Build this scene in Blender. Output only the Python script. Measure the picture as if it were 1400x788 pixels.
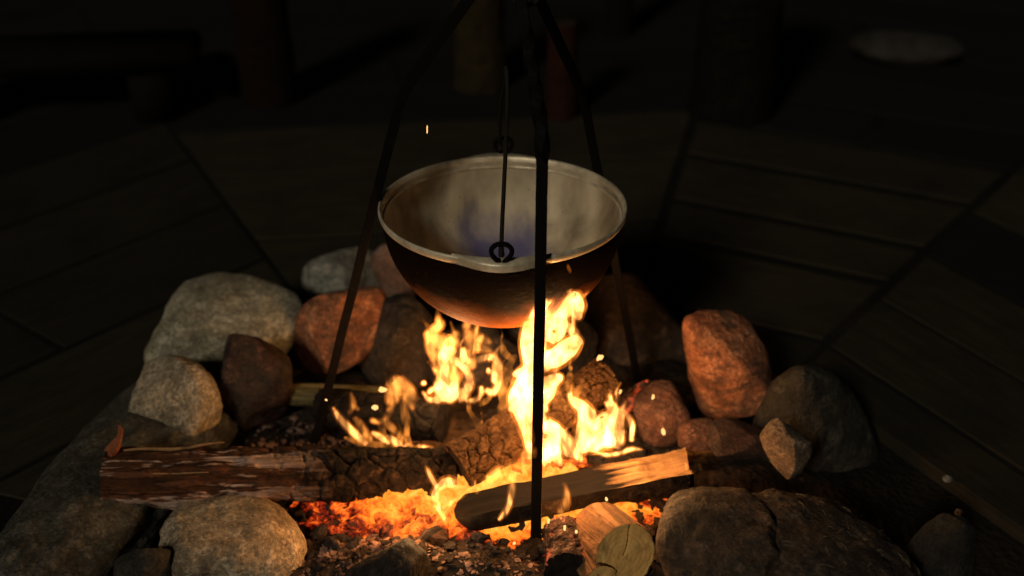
import bpy, bmesh, math, random
import numpy as np
from mathutils import Vector, Matrix
R = math.radians
random.seed(7); RNG = np.random.default_rng(7)
S = bpy.context.scene
for o in list(bpy.data.objects): bpy.data.objects.remove(o)
COL = S.collection

# ------------------------------------------------------------------ camera
# metres; the pot hangs over the origin, the pit floor is z = 0
FPX = 1400 * 40 / 36                      # 40 mm lens, in 1400-px pixels
PITCH = R(28.9)
CAM = np.array([0.015, -1.6626, 1.2626])
FW = np.array([0, math.cos(PITCH), -math.sin(PITCH)])
UP = np.array([0, math.sin(PITCH), math.cos(PITCH)])
RT = np.array([1.0, 0, 0])
cd = bpy.data.cameras.new('camera'); cam = bpy.data.objects.new('camera', cd); COL.objects.link(cam)
cam.location = CAM; cam.rotation_euler = (R(90) - PITCH, 0, 0)
cd.lens = 40; cd.sensor_width = 36; cd.clip_start = 0.05; cd.clip_end = 200
cd.dof.use_dof = True; cd.dof.focus_distance = 1.72; cd.dof.aperture_fstop = 1.8
S.camera = cam

# ------------------------------------------------------------------ night light
SUN_EL, SUN_AZ = R(31), R(206)            # weak warm night light from behind the camera, to the left
w = bpy.data.worlds.new('World'); S.world = w; w.use_nodes = True
nt = w.node_tree; nt.nodes.clear()
sk = nt.nodes.new('ShaderNodeTexSky'); sk.sky_type = 'NISHITA'; sk.sun_disc = False
sk.sun_elevation = SUN_EL; sk.sun_rotation = SUN_AZ
bgn = nt.nodes.new('ShaderNodeBackground'); bgn.inputs['Strength'].default_value = 0.0006
wo = nt.nodes.new('ShaderNodeOutputWorld')
nt.links.new(sk.outputs[0], bgn.inputs[0]); nt.links.new(bgn.outputs[0], wo.inputs[0])
sd = bpy.data.lights.new('sun', 'SUN'); sun = bpy.data.objects.new('sun', sd); COL.objects.link(sun)
sd.energy = 1.12; sd.angle = R(9); sd.color = (1.0, 0.86, 0.66)
sdir = Vector((math.sin(SUN_AZ) * math.cos(SUN_EL), math.cos(SUN_AZ) * math.cos(SUN_EL), math.sin(SUN_EL)))
sun.rotation_euler = sdir.to_track_quat('Z', 'Y').to_euler(); sun.location = sdir * 6
vs = S.view_settings; vs.view_transform = 'Standard'; vs.look = 'None'; vs.exposure = 0; vs.gamma = 1
S.cycles.use_denoising = True
try: S.cycles.denoiser = 'OPENIMAGEDENOISE'
except Exception: pass
S.cycles.sample_clamp_indirect = 4
S.cycles.max_bounces = 6
S.cycles.volume_step_rate = 0.4

# ------------------------------------------------------------------ helpers
def ray(u, v): return FW * FPX + RT * (u - 700) + UP * (394 - v)
def at_z(u, v, z=0.0):
    d = ray(u, v); return CAM + d * ((z - CAM[2]) / d[2])
def at_y(u, v, y):
    d = ray(u, v); return CAM + d * ((y - CAM[1]) / d[1])
def px(p): return float(np.dot(np.asarray(p) - CAM, FW)) / FPX     # metres per photo pixel at p

def hsh(i, j, k, s):
    n = (i * 374761393 + j * 668265263 + k * 2147483647 + s * 144665) & 0xffffffff
    n = ((n ^ (n >> 13)) * 1274126177) & 0xffffffff
    n = ((n ^ (n >> 16)) * 2246822519) & 0xffffffff
    return ((n ^ (n >> 15)) & 0xffff) / 65535.0
def vnoise(P, s=0):
    P = np.asarray(P, float); F = np.floor(P).astype(np.int64); f = P - F; f = f * f * f * (f * (f * 6 - 15) + 10)
    r = 0
    for a in (0, 1):
        for b in (0, 1):
            for c in (0, 1):
                wt = (f[:, 0] if a else 1 - f[:, 0]) * (f[:, 1] if b else 1 - f[:, 1]) * (f[:, 2] if c else 1 - f[:, 2])
                r = r + wt * hsh(F[:, 0] + a, F[:, 1] + b, F[:, 2] + c, s)
    return r * 2 - 1
def fbm(P, octv=4, s=0, gain=0.5):
    P = np.asarray(P, float); r = 0; a = 1; t = 0
    for o in range(octv):
        r = r + a * vnoise(P * (2.03 ** o) + 17.3 * o, s + o); t += a; a *= gain
    return r / t
def smooth(e0, e1, x):
    t = np.clip((x - e0) / (e1 - e0), 0, 1); return t * t * (3 - 2 * t)
def cells(P, s=0):
    """F1, F2 of 2-D Voronoi"""
    P = np.asarray(P, float); F = np.floor(P).astype(np.int64)
    f1 = np.full(len(P), 9.0); f2 = f1.copy(); idv = np.zeros(len(P))
    for a in (-1, 0, 1):
        for b in (-1, 0, 1):
            i = F[:, 0] + a; j = F[:, 1] + b
            q0 = i + .5 + .36 * (2 * hsh(i, j, i * 0, s) - 1); q1 = j + .5 + .36 * (2 * hsh(i, j, i * 0 + 5, s) - 1)
            d = np.maximum(abs(P[:, 0] - q0), abs(P[:, 1] - q1)) * .75 + .25 * np.hypot(P[:, 0] - q0, P[:, 1] - q1)
            m = d < f1
            f2 = np.where(m, f1, np.minimum(f2, d)); idv = np.where(m, hsh(i, j, i * 0 + 9, s), idv); f1 = np.where(m, d, f1)
    return f1, f2, idv

def obj(name, mesh, mat=None, parent=None, loc=None, flat=False):
    if isinstance(mesh, bmesh.types.BMesh):
        bm = mesh; mesh = bpy.data.meshes.new(name); bm.normal_update(); bm.to_mesh(mesh); bm.free()
    if mat is not None and len(mesh.materials) == 0:
        for m in (mat if isinstance(mat, (list, tuple)) else [mat]): mesh.materials.append(m)
    if not flat: mesh.polygons.foreach_set('use_smooth', [True] * len(mesh.polygons))
    o = bpy.data.objects.new(name, mesh); COL.objects.link(o)
    if parent is not None: o.parent = parent
    if loc is not None: o.location = loc
    return o
def tag(o, label=None, cat=None, group=None, kind=None):
    if label: o['label'] = label
    if cat: o['category'] = cat
    if group: o['group'] = group
    if kind: o['kind'] = kind
    return o
def thing(name, loc, label, cat, group=None, rot=(0, 0, 0)):
    o = bpy.data.objects.new(name, None); COL.objects.link(o); o.empty_display_size = .05
    o.location = loc; o.rotation_euler = rot
    return tag(o, label, cat, group)
def mesh_from(name, V, F):
    me = bpy.data.meshes.new(name); me.from_pydata([tuple(v) for v in V], [], [tuple(f) for f in F]); me.update(); return me
def grid_faces(nu, nv, wrap=False):
    F = []
    for i in range(nu - 1):
        for j in range(nv if wrap else nv - 1):
            k = (j + 1) % nv
            F.append((i * nv + j, i * nv + k, (i + 1) * nv + k, (i + 1) * nv + j))
    return F
def catmull(Q, n=8):
    Q = np.asarray(Q, float); out = []
    E = np.vstack([2 * Q[0] - Q[1], Q, 2 * Q[-1] - Q[-2]])
    for i in range(len(Q) - 1):
        a, b, c, d = E[i:i + 4]
        for t in np.linspace(0, 1, n, endpoint=False):
            out.append(.5 * ((2 * b) + (c - a) * t + (2 * a - 5 * b + 4 * c - d) * t * t + (3 * b - a - 3 * c + d) * t ** 3))
    out.append(Q[-1]); return np.array(out)
def tube(path, rad, sides=10, closed=False, square=False):
    """V, F of a closed tube along path (n,3) with radii"""
    P = np.asarray(path, float); n = len(P); rad = np.broadcast_to(np.asarray(rad, float), (n,))
    T = np.gradient(P, axis=0) if not closed else np.roll(P, -1, 0) - np.roll(P, 1, 0)
    T /= np.linalg.norm(T, axis=1)[:, None] + 1e-12
    ref = np.array([0, 1.0, 0]) if abs(T[:, 1]).mean() < .8 else np.array([1.0, 0, 0])
    V = []
    for i in range(n):
        a = np.cross(T[i], ref); a /= np.linalg.norm(a) + 1e-9; b = np.cross(T[i], a)
        for k in range(sides):
            th = 2 * math.pi * (k + .5) / sides
            q = rad[i] / math.cos(math.pi / 4) if square else rad[i]
            V.append(P[i] + q * (math.cos(th) * a + math.sin(th) * b))
    F = grid_faces(n, sides, True)
    if closed:
        for j in range(sides):
            k = (j + 1) % sides; F.append(((n - 1) * sides + j, (n - 1) * sides + k, k, j))
    else:
        F.append(tuple(range(sides))[::-1]); F.append(tuple((n - 1) * sides + k for k in range(sides)))
    F = [f[::-1] for f in F]
    return V, F
class MB:
    def __init__(s): s.V = []; s.F = []
    def add(s, V, F):
        n = len(s.V); s.V += [tuple(v) for v in V]; s.F += [tuple(i + n for i in f) for f in F]; return s
    def build(s, name, mat, parent=None, flat=False, fix=True):
        me = mesh_from(name, s.V, s.F)
        if fix:
            bm = bmesh.new(); bm.from_mesh(me); bmesh.ops.recalc_face_normals(bm, faces=bm.faces); bm.to_mesh(me); bm.free()
        return obj(name, me, mat, parent, flat=flat)

# ------------------------------------------------------------------ materials
class NM:
    """tiny node-tree writer"""
    def __init__(s, name):
        s.m = bpy.data.materials.new(name); s.m.use_nodes = True; s.t = s.m.node_tree; s.t.nodes.clear()
        s.out = s.n('ShaderNodeOutputMaterial'); s.tc = s.n('ShaderNodeTexCoord')
    def n(s, ty, **kw):
        x = s.t.nodes.new(ty)
        for k, v in kw.items():
            if k.startswith('i_'):
                key = k[2:]; key = int(key) if key.isdigit() else key.replace('_', ' ')
                s.set(x.inputs[key], v)
            else: setattr(x, k, v)
        return x
    def set(s, sock, v):
        if isinstance(v, bpy.types.NodeSocket): s.t.links.new(v, sock)
        elif isinstance(v, bpy.types.Node): s.t.links.new(v.outputs[0], sock)
        else: sock.default_value = v
    def co(s, scale=(1, 1, 1), loc=(0, 0, 0)):
        mp = s.n('ShaderNodeMapping'); s.t.links.new(s.tc.outputs['Object'], mp.inputs[0])
        mp.inputs['Scale'].default_value = scale; mp.inputs['Location'].default_value = loc; return mp.outputs[0]
    def noise(s, vec, scale, detail=6, rough=.6, dist=0.0):
        x = s.n('ShaderNodeTexNoise'); s.set(x.inputs['Vector'], vec)
        x.inputs['Scale'].default_value = scale; x.inputs['Detail'].default_value = detail
        x.inputs['Roughness'].default_value = rough; x.inputs['Distortion'].default_value = dist; return x.outputs[0]
    def vor(s, vec, scale, feat='F1'):
        x = s.n('ShaderNodeTexVoronoi', feature=feat); s.set(x.inputs['Vector'], vec); x.inputs['Scale'].default_value = scale; return x.outputs[0]
    def ramp(s, fac, stops):
        x = s.n('ShaderNodeValToRGB'); s.set(x.inputs[0], fac); e = x.color_ramp.elements
        while len(e) < len(stops): e.new(.5)
        for el, (p, c) in zip(e, stops):
            el.position = p; el.color = (c, c, c, 1) if not isinstance(c, (tuple, list)) else (*c, 1)
        return x.outputs[0]
    def mix(s, fac, a, b, mode='MIX'):
        x = s.n('ShaderNodeMix', data_type='RGBA', blend_type=mode)
        s.set(x.inputs[0], fac)
        for sock, v in ((x.inputs[6], a), (x.inputs[7], b)):
            s.set(sock, (*v, 1) if isinstance(v, (tuple, list)) and len(v) == 3 else v)
        return x.outputs[2]
    def math(s, op, a, b=0.0, c=None):
        x = s.n('ShaderNodeMath', operation=op); s.set(x.inputs[0], a); s.set(x.inputs[1], b)
        if c is not None: s.set(x.inputs[2], c)
        return x.outputs[0]
    def bump(s, h, strength=.5, dist=.01, prev=None):
        x = s.n('ShaderNodeBump'); s.set(x.inputs['Height'], h); x.inputs['Strength'].default_value = strength
        x.inputs['Distance'].default_value = dist
        if prev is not None: s.set(x.inputs['Normal'], prev)
        return x.outputs[0]
    def pbr(s, col, rough=.8, metal=0.0, normal=None, spec=.3, emc=None, ems=None):
        x = s.n('ShaderNodeBsdfPrincipled')
        s.set(x.inputs['Base Color'], (*col, 1) if isinstance(col, tuple) else col); s.set(x.inputs['Roughness'], rough)
        s.set(x.inputs['Metallic'], metal); s.set(x.inputs['Specular IOR Level'], spec)
        if normal is not None: s.set(x.inputs['Normal'], normal)
        if emc is not None: s.set(x.inputs['Emission Color'], emc); s.set(x.inputs['Emission Strength'], ems)
        s.t.links.new(x.outputs[0], s.out.inputs['Surface']); return s.m

def mat_stone(name, c1, c2, c3, seed=0.0, rough=.8, soot=.5, grain=1.0):
    m = NM(name); v = m.co(loc=(seed, seed * 2, seed * 3))
    big = m.noise(v, 7, 5, .6, .4); med = m.noise(v, 28, 6, .65, .3); fine = m.noise(v, 160, 4, .7)
    col = m.mix(m.ramp(big, [(.42, 0.), (.58, 1.)]), c1, tuple(x * .75 for x in c2))
    col = m.mix(m.ramp(med, [(.5, 0.), (.62, .85)]), col, c3)
    spots = m.ramp(m.vor(v, 95), [(.08, 1.), (.2, 0.)])
    col = m.mix(m.math('MULTIPLY', spots, m.ramp(med, [(.45, 0.), (.6, .8)])), col, tuple(x * .25 for x in c1))
    dirt = m.ramp(m.noise(v, 11, 7, .7, .8), [(.46, 0.), (.6, soot)])
    col = m.mix(dirt, col, (.03, .026, .02))
    gr = m.n('ShaderNodeTexVoronoi', feature='F1'); m.set(gr.inputs['Vector'], v); gr.inputs['Scale'].default_value = 210
    gv = m.n('ShaderNodeSeparateColor'); m.set(gv.inputs[0], gr.outputs['Color'])
    col = m.mix(1.0, col, m.math('MULTIPLY_ADD', gv.outputs[0], .75, .6), 'MULTIPLY')
    vein = m.ramp(m.math('ABSOLUTE', m.math('SUBTRACT', m.noise(v, 9, 6, .7, 1.5), .5)), [(.0, .75), (.03, 0.)])
    col = m.mix(vein, col, tuple(x * .3 for x in c1))
    col = m.mix(m.ramp(fine, [(.62, 0.), (.72, .5)]), col, tuple(min(1, x * 1.7) for x in c2))
    h = m.math('MULTIPLY_ADD', fine, .35, med)
    nrm = m.bump(m.noise(v, 16, 8, .75, .6), .9 * grain, .03)
    nrm = m.bump(h, .8 * grain, .014, nrm)
    nrm = m.bump(m.ramp(m.vor(v, 130), [(0., 0.), (.35, 1.)]), .35 * grain, .003, nrm)
    return m.pbr(col, m.ramp(med, [(.3, rough - .15), (.7, rough)]), 0, nrm, .35)

def mat_bark(name, dark=(.035, .022, .014), light=(.26, .15, .085), amt=.5, x_char=None, peel=None, pt=.50):
    m = NM(name); v = m.co((1.0, 5, 5)); v2 = m.co((.35, 7, 7), (3, 1, 2)); v3 = m.co()
    a = m.noise(v, 9, 7, .68, 1.2); b = m.noise(v2, 14, 6, .6, .5); c = m.noise(v3, 120, 4, .6)
    col = m.mix(m.ramp(a, [(.3, 0.), (.55, 1.)]), dark, tuple(x * .55 for x in light))
    col = m.mix(m.ramp(b, [(.52 - .1 * amt, 0.), (.6, 1.)]), col, light)
    col = m.mix(m.ramp(c, [(.55, 0.), (.75, .7)]), col, tuple(x * .4 for x in dark))
    if peel:                                   # long bare patches where the bark has come off
        pm = m.math('ADD', m.math('MULTIPLY', m.noise(m.co((.5, 4, 4), (7, 2, 5)), 6, 3, .5, .4), .75), m.math('MULTIPLY', m.noise(m.co((.8, 9, 9)), 12, 5, .6), .25))
        bare = m.mix(m.ramp(m.noise(m.co((.5, 14, 14)), 16, 5, .6), [(.35, 0.), (.62, 1.)]), tuple(q * .4 for q in peel), peel)
        col = m.mix(m.ramp(pm, [(pt, 0.), (pt + .03, 1.)]), col, bare)
    if x_char:
        x = m.n('ShaderNodeSeparateXYZ'); m.t.links.new(m.tc.outputs['Object'], x.inputs[0])
        e = m.math('ADD', x.outputs[0], m.math('MULTIPLY', m.math('SUBTRACT', a, .5), .12))
        mr = m.n('ShaderNodeMapRange'); m.set(mr.inputs[0], e); mr.inputs[1].default_value = x_char[0]; mr.inputs[2].default_value = x_char[1]
        ch = m.mix(m.ramp(m.noise(v3, 55, 5, .65), [(.5, 0.), (.68, .8)]), (.008, .0065, .0055), (.05, .032, .02))
        col = m.mix(mr.outputs[0], col, ch)
    n = m.bump(a, .8, .012); n = m.bump(b, .5, .006, n); n = m.bump(c, .3, .002, n)
    return m.pbr(col, .85, 0, n, .06)
def mat_char(name, glow=0.0, base=(.02, .017, .015), ash=(.17, .13, .1), ash_amt=.66):
    m = NM(name); v = m.co(); a = m.noise(v, 40, 7, .7, .6); b = m.noise(v, 150, 4, .6); c = m.noise(v, 13, 4, .6)
    col = m.mix(m.ramp(a, [(.42, 0.), (.6, 1.)]), base, tuple(x * 2.2 for x in base))
    col = m.mix(m.ramp(m.math('MULTIPLY_ADD', b, .4, m.math('MULTIPLY', a, .6)), [(ash_amt - .08, 0.), (ash_amt + .04, .8)]), col, ash)
    n = m.bump(a, .9, .012); n = m.bump(b, .5, .003, n)
    if glow:
        g = m.ramp(m.math('ADD', m.math('MULTIPLY', m.noise(v, 34, 5, .65, 1.), .6), m.math('MULTIPLY', c, .4)), [(.53, (0, 0, 0)), (.6, (.35, .02, .004)), (.68, (1., .25, .06))])
        return m.pbr(col, .7, 0, n, .06, g, glow)
    return m.pbr(col, .75, 0, n, .05)
def mat_cutwood(name, c1, c2, rings=True, axis='X', x_char=None):
    m = NM(name); v = m.co(); st = m.co((.6, 12, 12))
    if rings:
        wv = m.n('ShaderNodeTexWave', wave_type='RINGS', rings_direction=axis); m.set(wv.inputs[0], v)
        wv.inputs['Scale'].default_value = 42; wv.inputs['Distortion'].default_value = 2.5; wv.inputs['Detail'].default_value = 3
        f = m.math('ADD', m.math('MULTIPLY', wv.outputs[1], .3), m.ramp(m.noise(v, 30, 5, .6), [(.35, 0.), (.7, .7)]))
    else: f = m.ramp(m.noise(st, 18, 6, .6, .4), [(.35, 0.), (.65, 1.)])
    col = m.mix(f, c1, c2)
    st2 = m.noise(v, 26, 5, .6, .3)
    col = m.mix(m.ramp(st2, [(.5, 0.), (.68, .75)]), col, tuple(x * .35 for x in c1))
    fn = m.noise(v, 220, 3, .6)
    col = m.mix(m.ramp(fn, [(.55, 0.), (.75, .35)]), col, tuple(x * .3 for x in c1))
    if x_char:
        x = m.n('ShaderNodeSeparateXYZ'); m.t.links.new(m.tc.outputs['Object'], x.inputs[0])
        e = m.math('ADD', x.outputs[0], m.math('MULTIPLY', m.math('SUBTRACT', m.noise(st, 10, 5, .6), .5), .16))
        mr = m.n('ShaderNodeMapRange'); m.set(mr.inputs[0], e); mr.inputs[1].default_value = x_char[0]; mr.inputs[2].default_value = x_char[1]
        col = m.mix(mr.outputs[0], col, (.006, .0045, .0038))
    n = m.bump(f, .25, .003); n = m.bump(fn, .3, .002, n)
    return m.pbr(col, .8, 0, n, .06)
def mat_iron(name, c=(.0045, .004, .0038), rust=.25):
    m = NM(name); v = m.co(); a = m.noise(v, 45, 6, .65); b = m.noise(v, 220, 4, .6)
    col = m.mix(m.ramp(a, [(.5, 0.), (.68, rust)]), c, (.013, .0065, .004))
    return m.pbr(col, m.ramp(b, [(.3, .45), (.7, .75)]), 0, m.bump(m.math('ADD', a, m.math('MULTIPLY', b, .5)), .5, .003), .03)

IRON = mat_iron('blackened_iron'); IRON2 = mat_iron('rod_iron', (.016, .014, .011), .3)

# ------------------------------------------------------------------ the deck and ground (setting)
O = np.array([0.05, -0.40])               # centre of the ring of boards
def mat_soil():
    m = NM('ashy_soil'); v = m.co(); a = m.noise(v, 14, 7, .7, .4); b = m.noise(v, 90, 5, .7); c = m.vor(v, 70)
    col = m.mix(m.ramp(a, [(.4, 0.), (.65, 1.)]), (.016, .012, .009), (.045, .032, .024))
    col = m.mix(m.ramp(b, [(.58, 0.), (.7, .7)]), col, (.13, .09, .07))
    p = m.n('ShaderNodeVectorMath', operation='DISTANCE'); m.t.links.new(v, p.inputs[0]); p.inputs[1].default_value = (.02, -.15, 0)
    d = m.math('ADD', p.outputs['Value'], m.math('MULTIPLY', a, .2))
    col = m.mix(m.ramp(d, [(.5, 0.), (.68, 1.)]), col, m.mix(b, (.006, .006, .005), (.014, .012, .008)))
    return m.pbr(col, .95, 0, m.bump(b, .8, .006, m.bump(c, .6, .008)), .1)
SOIL = mat_soil()
def height(x, y):
    P = np.stack([x, y, x * 0], 1)
    r = np.hypot(x - .03, y + .18)
    h = .018 * fbm(P * 9, 4, 3) + .012 * fbm(P * 30, 3, 4)
    h += .05 * np.exp(-(((x + .12) / .15) ** 2 + ((y + .315) / .065) ** 2))      # ash heap in front of the embers
    h += .03 * np.exp(-(((x - .02) / .3) ** 2 + ((y + .12) / .2) ** 2))
    h = h * smooth(.78, .5, r) - .03 * smooth(.5, .75, r)
    return h
def build_ground():
    n = 230; xs = np.linspace(-1.1, 1.1, n); ys = np.linspace(-1.15, .95, n)
    X, Y = np.meshgrid(xs, ys, indexing='ij'); Z = height(X.ravel(), Y.ravel())
    V = np.stack([X.ravel(), Y.ravel(), Z], 1); F = grid_faces(n, n)
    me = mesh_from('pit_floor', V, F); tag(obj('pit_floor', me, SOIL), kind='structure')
    m = NM('dark_earth'); v = m.co(); a = m.noise(v, 3, 6, .6)
    G = m.pbr(m.mix(m.ramp(a, [(.4, 0.), (.6, 1.)]), (.004, .004, .003), (.009, .008, .006)), .95, 0, m.bump(m.noise(v, 25, 6, .7), .5, .02), .1)
    bm = bmesh.new()
    rings = [[bm.verts.new((O[0] + r * math.cos(a), O[1] + r * math.sin(a), -.0035 if r > .9 else -.05)) for a in np.linspace(0, 2 * math.pi, 72, endpoint=False)] for r in (.86, .91, 1.4, 2.2, 4, 9, 60)]
    for q0, q1 in zip(rings[:-1], rings[1:]):
        for k in range(72): bm.faces.new((q0[k], q1[k], q1[(k + 1) % 72], q0[(k + 1) % 72]))
    tag(obj('ground', bm, G), kind='structure')
build_ground()
def mat_plank(name, c1, c2):
    m = NM(name); v = m.co((.8, 9, 9)); a = m.noise(v, 6, 7, .65, .8); b = m.noise(m.co((1.5, 30, 30)), 12, 4, .6); c = m.noise(m.co(), 5, 5, .6)
    oi = m.n('ShaderNodeObjectInfo')
    col = m.mix(m.ramp(a, [(.35, 0.), (.65, 1.)]), c1, c2)
    col = m.mix(m.ramp(b, [(.5, 0.), (.7, .6)]), col, tuple(x * .4 for x in c1))
    col = m.mix(m.ramp(c, [(.45, 0.), (.7, .6)]), col, tuple(x * .5 for x in c1))
    k = m.math('MULTIPLY_ADD', oi.outputs['Random'], .6, .65)
    col = m.mix(1.0, col, k, 'MULTIPLY')
    return m.pbr(col, .78, 0, m.bump(b, .35, .003, m.bump(a, .4, .006)), .25)
PLANK = mat_plank('weathered_plank', (.0135, .0115, .0065), (.025, .0215, .012))
PLANK_SHADE = mat_plank('shaded_plank', (.003, .003, .0022), (.006, .0055, .004))  # planks darkened in colour to stand for shade and fading firelight
def plank(a0, a1, r0, r1, parent, mat=PLANK, gap=.009, dz=0.0):
    """board between rays a0..a1 (deg from +Y) and apothems r0..r1 of its sector"""
    mid = R((SEC[0] + SEC[1]) / 2)
    n = np.array([math.sin(mid), math.cos(mid)]); t = np.array([math.cos(mid), -math.sin(mid)])
    r0 += gap; r1 -= gap; L = []
    for r in (r0, r1):
        for a, sg in ((a0, 1), (a1, -1)):
            L.append((r * math.tan(R(a) - mid) + sg * gap, r))
    cx = sum(q[0] for q in L) / 4; cr = (r0 + r1) / 2
    bm = bmesh.new()
    pts = [L[0], L[1], L[3], L[2]]
    top = [bm.verts.new((p[0] - cx, p[1] - cr, 0)) for p in pts]
    f = bm.faces.new(top)
    bm.normal_update()
    if f.normal.z < 0: f.normal_flip()
    ex = bmesh.ops.extrude_face_region(bm, geom=[f]); 
    for vv in ex['geom']:
        if isinstance(vv, bmesh.types.BMVert): vv.co.z -= .036
    bmesh.ops.recalc_face_normals(bm, faces=bm.faces)
    es = [e for e in bm.edges if all(abs(x.co.z) < 1e-6 for x in e.verts)]
    bmesh.ops.bevel(bm, geom=es, offset=.0015, segments=2, profile=.5, affect='EDGES')
    o = obj('plank', bm, mat, parent, flat=True)
    c = O + n * cr + t * cx
    o.location = (c[0], c[1], dz); o.rotation_euler = (R(random.uniform(-.1, .1)), R(random.uniform(-.04, .04)), -mid)
    return o
deck = bpy.data.objects.new('deck', None); COL.objects.link(deck); deck['kind'] = 'structure'
SECTORS = [((-118, -73), [.92, 1.25, 1.6, 1.95, 2.3, 2.7, 3.1]),
           ((-73, -28), [.80, .93, 1.235, 1.56, 1.88, 2.2, 2.52, 2.85, 3.2, 3.6]),
           ((-28, 14), [.80, .95, 1.34, 1.76, 2.12, 2.46, 2.8, 3.14, 3.5, 3.9, 4.3]),
           ((14, 39), [.80, .98, 1.31, 1.53, 1.85, 2.14, 2.44, 2.75, 3.1, 3.5, 3.9, 4.3]),
           ((39, 82), [.80, .93, 1.17, 1.43, 1.72, 2.05, 2.4, 2.75, 3.1]),
           ((82, 120), [.92, 1.25, 1.6, 1.95, 2.3])]
for SEC, rr in SECTORS:
    for i in range(len(rr) - 1):
        cuts = [SEC[0], SEC[1]]
        if SEC[0] == -73 and i == 2: cuts = [-73, -52, -28]
        elif i % 3 == 2 and i > 2: cuts = [SEC[0], (SEC[0] + SEC[1]) / 2 + random.uniform(-6, 6), SEC[1]]
        for a, b in zip(cuts[:-1], cuts[1:]):
            dark = SEC[0] == 39 and i == 3  # this board's shade is put into its colour
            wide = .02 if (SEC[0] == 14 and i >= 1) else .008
            plank(a, b, rr[i], rr[i + 1], deck, PLANK_SHADE if dark or rr[i] > 2.1 else PLANK, gap=wide, dz=random.uniform(-.0015, .0012))  # far rows carry the night gloom in their colour too

# ------------------------------------------------------------------ stones
def ico(sub):
    bm = bmesh.new(); bmesh.ops.create_icosphere(bm, subdivisions=sub, radius=1)
    V = np.array([v.co[:] for v in bm.verts]); F = [tuple(v.index for v in f.verts) for f in bm.faces]; bm.free(); return V, F
ICO = {}
def stone_shape(sub, seed, facets=16, sharp=9, rough=.05):
    if sub not in ICO: ICO[sub] = ico(sub)
    D, F = ICO[sub]; rg = np.random.default_rng(seed)
    N = rg.normal(size=(facets, 3)); N /= np.linalg.norm(N, axis=1)[:, None]
    d = rg.uniform(.78, 1.05, facets)
    q = np.maximum(D @ N.T, 0) / d
    r = (np.sum(q ** sharp, 1) + 1e-9) ** (-1 / sharp)
    r = np.minimum(r, 1.25)
    P = D * r[:, None]
    P *= (1 - rough * .9 * (np.maximum(0, .25 - abs(fbm(D * 2.6 + seed * 1.7, 3, seed + 5)))[:, None]) + rough * fbm(D * 1.7 + seed, 3, seed)[:, None] + rough * .5 * fbm(D * 5 + seed, 4, seed + 9)[:, None] + rough * .16 * fbm(D * 22 + seed, 3, seed + 3)[:, None])
    lo, hi = P.min(0), P.max(0)
    return (P - (lo + hi) / 2) / ((hi - lo) / 2), F
def place_stone(name, box, label, cat, mat, zg=0.0, roll=0.0, depth=.85, sub=6, seed=1, group='stones ringing the fire pit', facets=16, sharp=9, rough=.05, sink=.8, mod=None):
    """box = centre and half sizes in the photo; the stone gets its real size from where it sits on the ground"""
    uc, vc, hw, hh = box; c = .1
    for _ in range(30):
        ctr = at_z(uc, vc, zg + sink * c); s = px(ctr); a = hw * s; b = a * depth
        dv = ctr - CAM; e = math.atan2(-dv[2], math.hypot(dv[0], dv[1]))
        need = (hh * s) ** 2 - (b * math.sin(e)) ** 2
        c2 = math.sqrt(max(need, (.45 * hh * s) ** 2)) / math.cos(e); c = .5 * c + .5 * c2
    V, F = stone_shape(sub, seed, facets, sharp, rough)
    V = V * np.array([a, b, c])
    if mod: V = mod(V, a, b, c)
    th = R(roll); Mr = np.array([[math.cos(th), 0, math.sin(th)], [0, 1, 0], [-math.sin(th), 0, math.cos(th)]])
    V = V @ Mr.T
    base = np.array([ctr[0], ctr[1], ctr[2] - c])
    V[:, 2] += c
    o = obj(name, mesh_from(name, V, F), mat, loc=base)
    return tag(o, label, cat, group)

M_PALE = mat_stone('pale_stone', (.56, .51, .36), (.42, .38, .25), (.64, .60, .46), 1.3, soot=.5)
M_BUFF = mat_stone('buff_stone', (.52, .42, .28), (.38, .29, .185), (.62, .52, .38), 5.1, soot=.6)
M_GREY = mat_stone('grey_stone', (.36, .36, .30), (.22, .22, .18), (.46, .45, .38), 2.2, soot=.6)
M_RED = mat_stone('red_stone', (.44, .165, .07), (.26, .085, .038), (.56, .26, .13), 3.7, soot=.85)
M_PINK = mat_stone('pink_stone', (.40, .22, .15), (.32, .16, .1), (.45, .3, .22), 4.9, soot=.4)
M_DKRED = mat_stone('dark_red_stone', (.06, .026, .017), (.035, .015, .01), (.12, .065, .05), 6.3, soot=.7)
M_DARK = mat_stone('dark_stone', (.04, .036, .026), (.022, .02, .016), (.08, .07, .05), 7.7, soot=.6)
M_SOOT = mat_stone('sooty_stone', (.06, .042, .028), (.032, .022, .016), (.10, .072, .05), 8.4, soot=.7)
M_ASHY = mat_stone('ash_dusted_stone', (.03, .02, .013), (.018, .012, .009), (.13, .095, .075), 16.2, soot=.5)
M_RUSS = mat_stone('russet_stone', (.16, .065, .038), (.09, .036, .022), (.24, .12, .08), 18.2, soot=.7)
M_TAN = mat_stone('tan_stone', (.26, .18, .11), (.16, .11, .07), (.33, .25, .17), 19.2, soot=.6)
M_BLACK = mat_stone('black_stone', (.010, .009, .008), (.006, .006, .005), (.016, .015, .012), 15.7, soot=.6)
M_BOUL = mat_stone('mossy_boulder', (.11, .105, .078), (.065, .064, .05), (.17, .16, .13), 9.9, soot=.5, grain=1.3)
M_BROWN = mat_stone('brown_boulder', (.105, .066, .040), (.052, .036, .024), (.17, .115, .078), 11.2, soot=.65, grain=1.3)

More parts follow.
